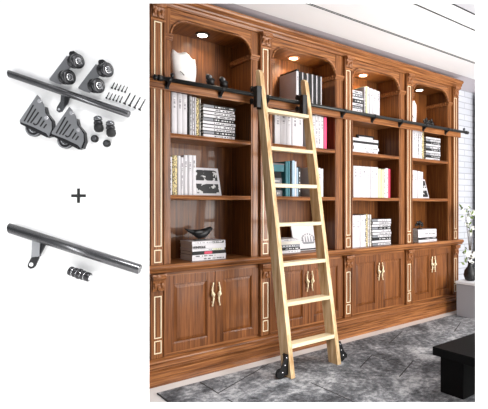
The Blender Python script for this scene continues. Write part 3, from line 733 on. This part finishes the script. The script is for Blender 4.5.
# plus sign
m = MB(); a, b_, e = 7.3, 1.45, 78.7; c = 195.7
wprism([(e-a, c-b_), (e-b_, c-b_), (e-b_, c-a), (e+b_, c-a), (e+b_, c-b_), (e+a, c-b_), (e+a, c+b_), (e+b_, c+b_), (e+b_, c+a), (e-b_, c+a), (e-b_, c+b_), (e-a, c+b_)], .0002, .002, m)
tag(m.build('plus_sign', slotblack), 'black plus sign on the white wall between the two rails', 'sign')
def rail(p0, p1, rpx, label, off, cutx):
    t = wall_thing('rail_sample', label, 'rail', (p0[0]+p1[0])/2, (p0[1]+p1[1])/2); r = rpx*K
    A = wp(*p0, off); Bp = wp(*p1, off); n = 20; d = (Bp-A).normalized(); vs = []
    s_ = (-FW).normalized(); q_ = d.cross(s_).normalized()
    for k in range(n):      # left end cut upright
        tt = 2*PI*k/n; o = s_*math.cos(tt)*r+q_*math.sin(tt)*r
        sh = o.dot(RT)/d.dot(RT); vs.append(A+o-d*sh)
    for (dt, rr) in ((-.004, r), (0, r*.86)):
        for k in range(n):
            tt = 2*PI*k/n; vs.append(Bp+d*dt+s_*math.cos(tt)*rr+q_*math.sin(tt)*rr)
    fs = [(i*n+k, i*n+(k+1) % n, (i+1)*n+(k+1) % n, (i+1)*n+k) for i in range(2) for k in range(n)]
    m = MB(); m.add(vs, fs, True); m.f += [list(range(n))[::-1], [2*n+k for k in range(n)]]; m.sm += [False]*2; m.mi += [0]*2
    m.build('tube', railmetalS, t)
    # bright reflection stripe along the underside, points only, never built
    lo = []
    for (P, tt) in ((A, 0), (Bp, 0)):
        for ang in (-.62, -.25):
            o = s_*math.cos(ang)*(r*1.004)+q_*math.sin(ang)*(r*1.004); lo.append(P+o+d*(.012 if P is A else -.012))
    return t
railmetalS = plain('tube_steel', (98, 98, 100), .24, .95, bscale=30)
t = rail((11.6, 74.8), (130.8, 115.2), 3.4, 'dark metal rail section, upper one of the two on the white wall', .016, 7)
m = MB(); wprism([(61.8, 94.5), (70, 97), (68.5, 101), (64.6, 108.5), (62.3, 111.8), (59.4, 112.6), (57.2, 110.6), (57.6, 107.6), (61.2, 101.5)], .0, .006, m); bo = m.build('bracket', steel, t)
m = MB().lathe([(.006, .0055), (.0085, .005)], wp(59.8, 109.6), -FW, 12); m.build('screw_hole', bright, bo)
m = MB(); wprism([(66, 97), (71, 98), (69, 104), (65.5, 108)], .006, .012, m); m.build('bracket_rib', steel_dark, bo)
t = rail((13.2, 228), (142, 268.8), 4.9, 'thick dark metal rail section, lower one of the two on the white wall', .021, 7)
m = MB(); wprism([(34.4, 238), (42.2, 241), (41.2, 256), (33.2, 257)], .0, .014, m); bo = m.build('bracket', steel_light, t)
m = MB(); wprism([(33.2, 255.5), (39.6, 257.5), (36, 266), (34, 268), (30.8, 268.6), (28.6, 266.8), (28.6, 264)], .0, .006, m); m.build('bracket_foot', steel_dark, bo)
m = MB().lathe([(.006, .008), (.009, .007)], wp(32.2, 264.3), -FW, 14); m.build('screw_hole', white_paint, bo)
m = MB(); wprism([(42.2, 241), (46.8, 243.5), (40, 256.5), (38.6, 257.5), (41.2, 250)], .0, .010, m); m.build('bracket_rib', steel_dark, bo)
# top rollers
def spool(c0, ax, R, parent):
    s_ = K
    m = MB().lathe([(0, R*.9*s_), (2*s_, R*.95*s_), (2.2*s_, R*.72*s_), (5.0*s_, R*.72*s_), (5.4*s_, R*s_), (8.6*s_, R*s_), (9.4*s_, R*.88*s_), (9.4*s_, R*.6*s_), (8.8*s_, R*.55*s_)], c0, ax, 26); w_ = m.build('wheel', steel_dark, parent)
    MB().lathe([(8.7*s_, R*.5*s_), (9.3*s_, R*.47*s_), (9.3*s_, R*.38*s_)], c0, ax, 22).build('rim_ring', bright, w_)
    MB().lathe([(9.2*s_, R*.4*s_), (10.4*s_, R*.3*s_), (10.8*s_, R*.18*s_)], c0, ax, 12).build('axle_nut', steel, w_)
for i, (dx, dy) in enumerate(((0, 0), (28.9, 8.4))):
    t = wall_thing('roller_set', ['black twin-wheel roller bracket, left one of the pair above the rail', 'black twin-wheel roller bracket, right one of the pair beside the small screws'][i], 'roller', 66+dx, 70+dy, 'twin-wheel roller brackets on the white wall')
    m = MB(); wprism([(x+dx, y+dy) for x, y in ((67.5, 56.2), (70.5, 57.6), (73.5, 60), (73, 66), (68, 70), (66, 80), (61, 84.6), (56, 83.2), (50.4, 80.6), (50.2, 79))], .0, .006, m); m.build('mounting_plate', steel_light, t)
    m = MB(); wprism([(x+dx, y+dy) for x, y in ((71.5, 54.5), (72.5, 53), (76, 52.4), (77.8, 53.6), (77.8, 58), (71.8, 58))], .0, .02, m); m.build('guide_tab', steel_dark, t)
    ax = wdir(.80, -.0, .52)
    spool(wp(75.2+dx, 63.4+dy, .022), wdir(.88, .06, .42), 7.1, t); spool(wp(66.4+dx, 79+dy, .022), wdir(.88, .06, .42), 7.3, t)
# floor wheel brackets
for i, (dx, dy) in enumerate(((0, 0), (31.6, 11.9))):
    t = wall_thing('floor_wheel_bracket', ['slotted triangular wheel bracket, left one of the pair under the rail', 'slotted triangular wheel bracket, right one of the pair under the rail'][i], 'wheel bracket', 37+dx, 115+dy, 'slotted wheel brackets on the white wall')
    dx += 2.8; dy += 1.2; T = lambda pts: [(x+dx, y+dy) for x, y in pts]
    m = MB(); wprism(T([(37.8, 94.9), (40.4, 97.7), (44.2, 104.2), (45.8, 113), (49, 117), (51.9, 121.8), (52.2, 128.5), (49.2, 136.2), (46.5, 132.8), (33.5, 126.6), (20.6, 121.6), (20.6, 120)]), .020, .024, m); pl_ = m.build('slotted_plate', steel_light, t)
    m = MB(); wprism(T([(20.6, 121.6), (33.5, 126.6), (46.5, 132.8), (49.2, 136.2), (47, 137), (33, 130), (20.8, 123.6)]), .0, .022, m); m.build('flange', steel_dark, t)
    m = MB(); wprism(T([(45.2, 106.5), (46.8, 113), (52.4, 120), (53.6, 129), (51, 136), (49.2, 136.2), (52.2, 128.5), (51.9, 121.8), (49, 117), (45.8, 113)]), .0, .022, m); m.build('flange', steel_dark, t)
    m = MB()
    def slot(x0, y0, x1, y1, w_=1.45):
        v = Vector((x1-x0, y1-y0)).normalized(); n_ = Vector((-v.y, v.x))*w_/2
        wprism(T([(x0+n_.x, y0+n_.y), (x0-n_.x, y0-n_.y), (x1-n_.x, y1-n_.y), (x1+n_.x, y1+n_.y)]), .024, .0245, m)
    ox, oy = 15, 90
    for q in ((65, 203, 125, 97), (86, 210, 140, 122), (106, 214, 158, 144), (168, 236, 194, 198), (190, 246, 209, 220)): slot(ox+q[0]/6.5, oy+q[1]/6.5, ox+q[2]/6.5, oy+q[3]/6.5)
    for q in ((124, 214, 134, 226), (134, 226, 150, 220), (150, 220, 178, 174)): slot(ox+q[0]/6.5, oy+q[1]/6.5, ox+q[2]/6.5, oy+q[3]/6.5)
    m.build('slots', slotblack, pl_)
    for rx_, ry_ in ((40.2, 101.2), (47, 117.8)): MB().lathe([(.024, .0085), (.027, .0075)], wp(rx_+dx, ry_+dy), -FW, 14).build('rivet', bright, pl_)
    c0 = wp(32.8+dx, 127.6+dy, .002); r = 8.2*K
    w_ = MB().lathe([(0, r*.8), (.002, r), (.012, r), (.014, r*.92), (.014, r*.7)], c0, -FW, 30).build('wheel', steel_dark, t)
    MB().lathe([(.012, r*.98), (.0155, r*.94), (.0155, r*.84), (.013, r*.82)], c0, -FW, 30).build('tyre_ring', steel_light, w_)
    MB().lathe([(.013, r*.6), (.016, r*.56), (.016, r*.4)], c0, -FW, 26).build('hub', steel, w_)
# screws
def screw(p0, p1, r, hr, label, group):
    t = wall_thing('screw', label, 'screw', (p0[0]+p1[0])/2, (p0[1]+p1[1])/2, group)
    a = wp(*p0, hr*K+.0003); b2 = wp(*p1, hr*K+.0003); d = (b2-a).normalized(); L_ = (b2-a).length; pr = []
    n = 12
    for i in range(n): pr += [(L_*(.1+.85*i/n), r*K), (L_*(.1+.85*(i+.5)/n), r*K*.72)]
    MB().lathe(pr+[(L_, r*K*.1)], a, d, 8).build('shank', slotblack, t)
    MB().lathe([(0, hr*K*.8), (.002, hr*K), (.004, hr*K*.9), (.007, r*K)], a, d, 12).build('head', slotblack, t)
rows5 = ['leftmost', 'second', 'middle', 'fourth', 'rightmost']
for i in range(5):
    x0, y0 = 112+3.3*i, 88.9+1.05*i; screw((x0, y0), (x0+3.2, y0-6.4), .55, 1.1, f'short black screw, {rows5[i]} of five in the upper short row on the white wall', 'short black screws')
    x0, y0 = 106.6+3.35*i, 98.9+1.0*i; screw((x0, y0), (x0+3.3, y0-6.6), .55, 1.1, f'short black screw, {rows5[i]} of five in the lower short row on the white wall', 'short black screws')
for i in range(4):
    x0, y0 = 124.8+5.0*i, 104.6+2.0*i; screw((x0, y0), (x0+6.6, y0-11.8), .75, 1.7, f'long black screw, {["leftmost", "second from left", "second from right", "rightmost"][i]} of the four long ones', 'long black screws')
# stoppers
for i, (x0, y0) in enumerate(((99.6, 117.4), (111.8, 122.2))):
    t = wall_thing('rail_stopper', ['black waisted rail stopper, left one under the upper rail end', 'black waisted rail stopper, right one under the upper rail end'][i], 'stopper', x0+1, y0+8, 'rail stoppers')
    a = wp(x0, y0, .019); d = wdir(.14, 1, .05); s_ = K
    MB().lathe([(0, 2.6*s_), (.8*s_, 3.8*s_), (3.2*s_, 4.1*s_), (4.6*s_, 3.0*s_)], a, d, 20).build('upper_ring', steel, t)
    MB().lathe([(4.4*s_, 3.0*s_), (5.2*s_, 4.0*s_), (7.6*s_, 4.2*s_), (8.4*s_, 3.4*s_)], a, d, 20).build('middle_ring', steel_dark, t)
    MB().lathe([(8.2*s_, 3.2*s_), (9.0*s_, 4.3*s_), (12.8*s_, 4.5*s_), (15*s_, 3.4*s_), (15.6*s_, 1.5*s_)], a, d, 20).build('lower_ring', slotblack, t)
    MB().lathe([(0, 2.2*s_), (.8*s_, 1.6*s_)], a-d*.002, d, 14).build('bore', bright, t)
for i, (x0, y0) in enumerate(((95.4, 138.9), (107.4, 143.6))):
    t = wall_thing('end_cap', ['small round black cap, left one below the stoppers', 'small round black cap, right one below the stoppers'][i], 'cap', x0, y0, 'round black caps')
    MB().lathe([(.0, 3.6*K), (.008, 3.7*K), (.011, 3.2*K), (.012, 2.4*K)], wp(x0, y0, .0003), -FW, 22).build('cap_body', slotblack, t)
    MB().lathe([(.0115, 2.3*K), (.013, 2.0*K)], wp(x0, y0, .0003), -FW, 18).build('cap_face', steel, t)
# connector
t = wall_thing('rail_connector', 'ribbed dark metal rail connector below the lower rail', 'connector', 83, 273)
a = wp(72.2, 269.6, .023); d = wdir(1, .32, .08); s_ = K
pr = [(0, 3.2*s_), (.6*s_, 4.4*s_), (3*s_, 4.6*s_), (3.4*s_, 3.5*s_), (5.2*s_, 3.6*s_), (5.6*s_, 4.7*s_), (7.6*s_, 4.7*s_), (8.2*s_, 3.4*s_), (9.4*s_, 3.4*s_), (9.8*s_, 5.2*s_), (12*s_, 5.2*s_), (12.4*s_, 3.4*s_), (13.4*s_, 3.4*s_), (13.8*s_, 4.7*s_), (15.8*s_, 4.7*s_), (16.2*s_, 3.7*s_), (17.6*s_, 3.7*s_), (18*s_, 4.6*s_), (22*s_, 4.4*s_), (22.6*s_, 3.6*s_)]
MB().lathe(pr, a, d, 24).build('connector_body', steel_dark, t)
for q in (3.6, 8.4, 12.5, 16.4): MB().lathe([(q*s_, 3.72*s_), ((q+.9)*s_, 3.72*s_)], a, d, 24).build('ring', bright, t)
MB().lathe([(22.5*s_, 3.2*s_), (22.9*s_, 2.6*s_)], a, d, 20).build('end_face', bright, t)

# ------------------------------------------------------------------ light
wd = bpy.data.worlds.new('world'); bpy.context.scene.world = wd; wd.use_nodes = True
bg = wd.node_tree.nodes['Background']; bg.inputs[0].default_value = (.96, .98, 1, 1); bg.inputs[1].default_value = .5
def area(name, loc, target, sx, sy, e, col=(1, 1, 1)):
    l = bpy.data.lights.new(name, 'AREA'); l.shape = 'RECTANGLE'; l.size = sx; l.size_y = sy; l.energy = e; l.color = col
    o = bpy.data.objects.new(name, l); C.objects.link(o); o.location = loc
    o.rotation_euler = (Vector(target)-Vector(loc)).to_track_quat('-Z', 'Y').to_euler(); return o
area('window_daylight', (2.9, -4.3, 1.6), (1.5, 0, 1.3), 2.2, 2.2, 265, (1, .98, .95))
area('ceiling_fill', (2.6, -2.4, .9), (1.9, -.9, 2.6), 1.2, .8, 30, (1, .99, .97))  # added area light, out of view, to brighten the ceiling
pa = Wp(-.2, 3.5, 1.7); area('wall_fill', pa, Wp(-.2, .9), 4.4, .9, 430)  # added overhead area light, unseen, that brings the partition up to white
pb = Wp(-2.2, 1.0, 1.1); area('glint_fill', pb, Wp(-.9, 1.1), .25, 1.2, 12)  # added unseen strip light for highlights on the mounted metal
sc = bpy.context.scene
sc.view_settings.view_transform = 'Standard'; sc.view_settings.look = 'None'; sc.view_settings.gamma = 1; sc.view_settings.use_curve_mapping = False
sc.view_settings.exposure = 0.0
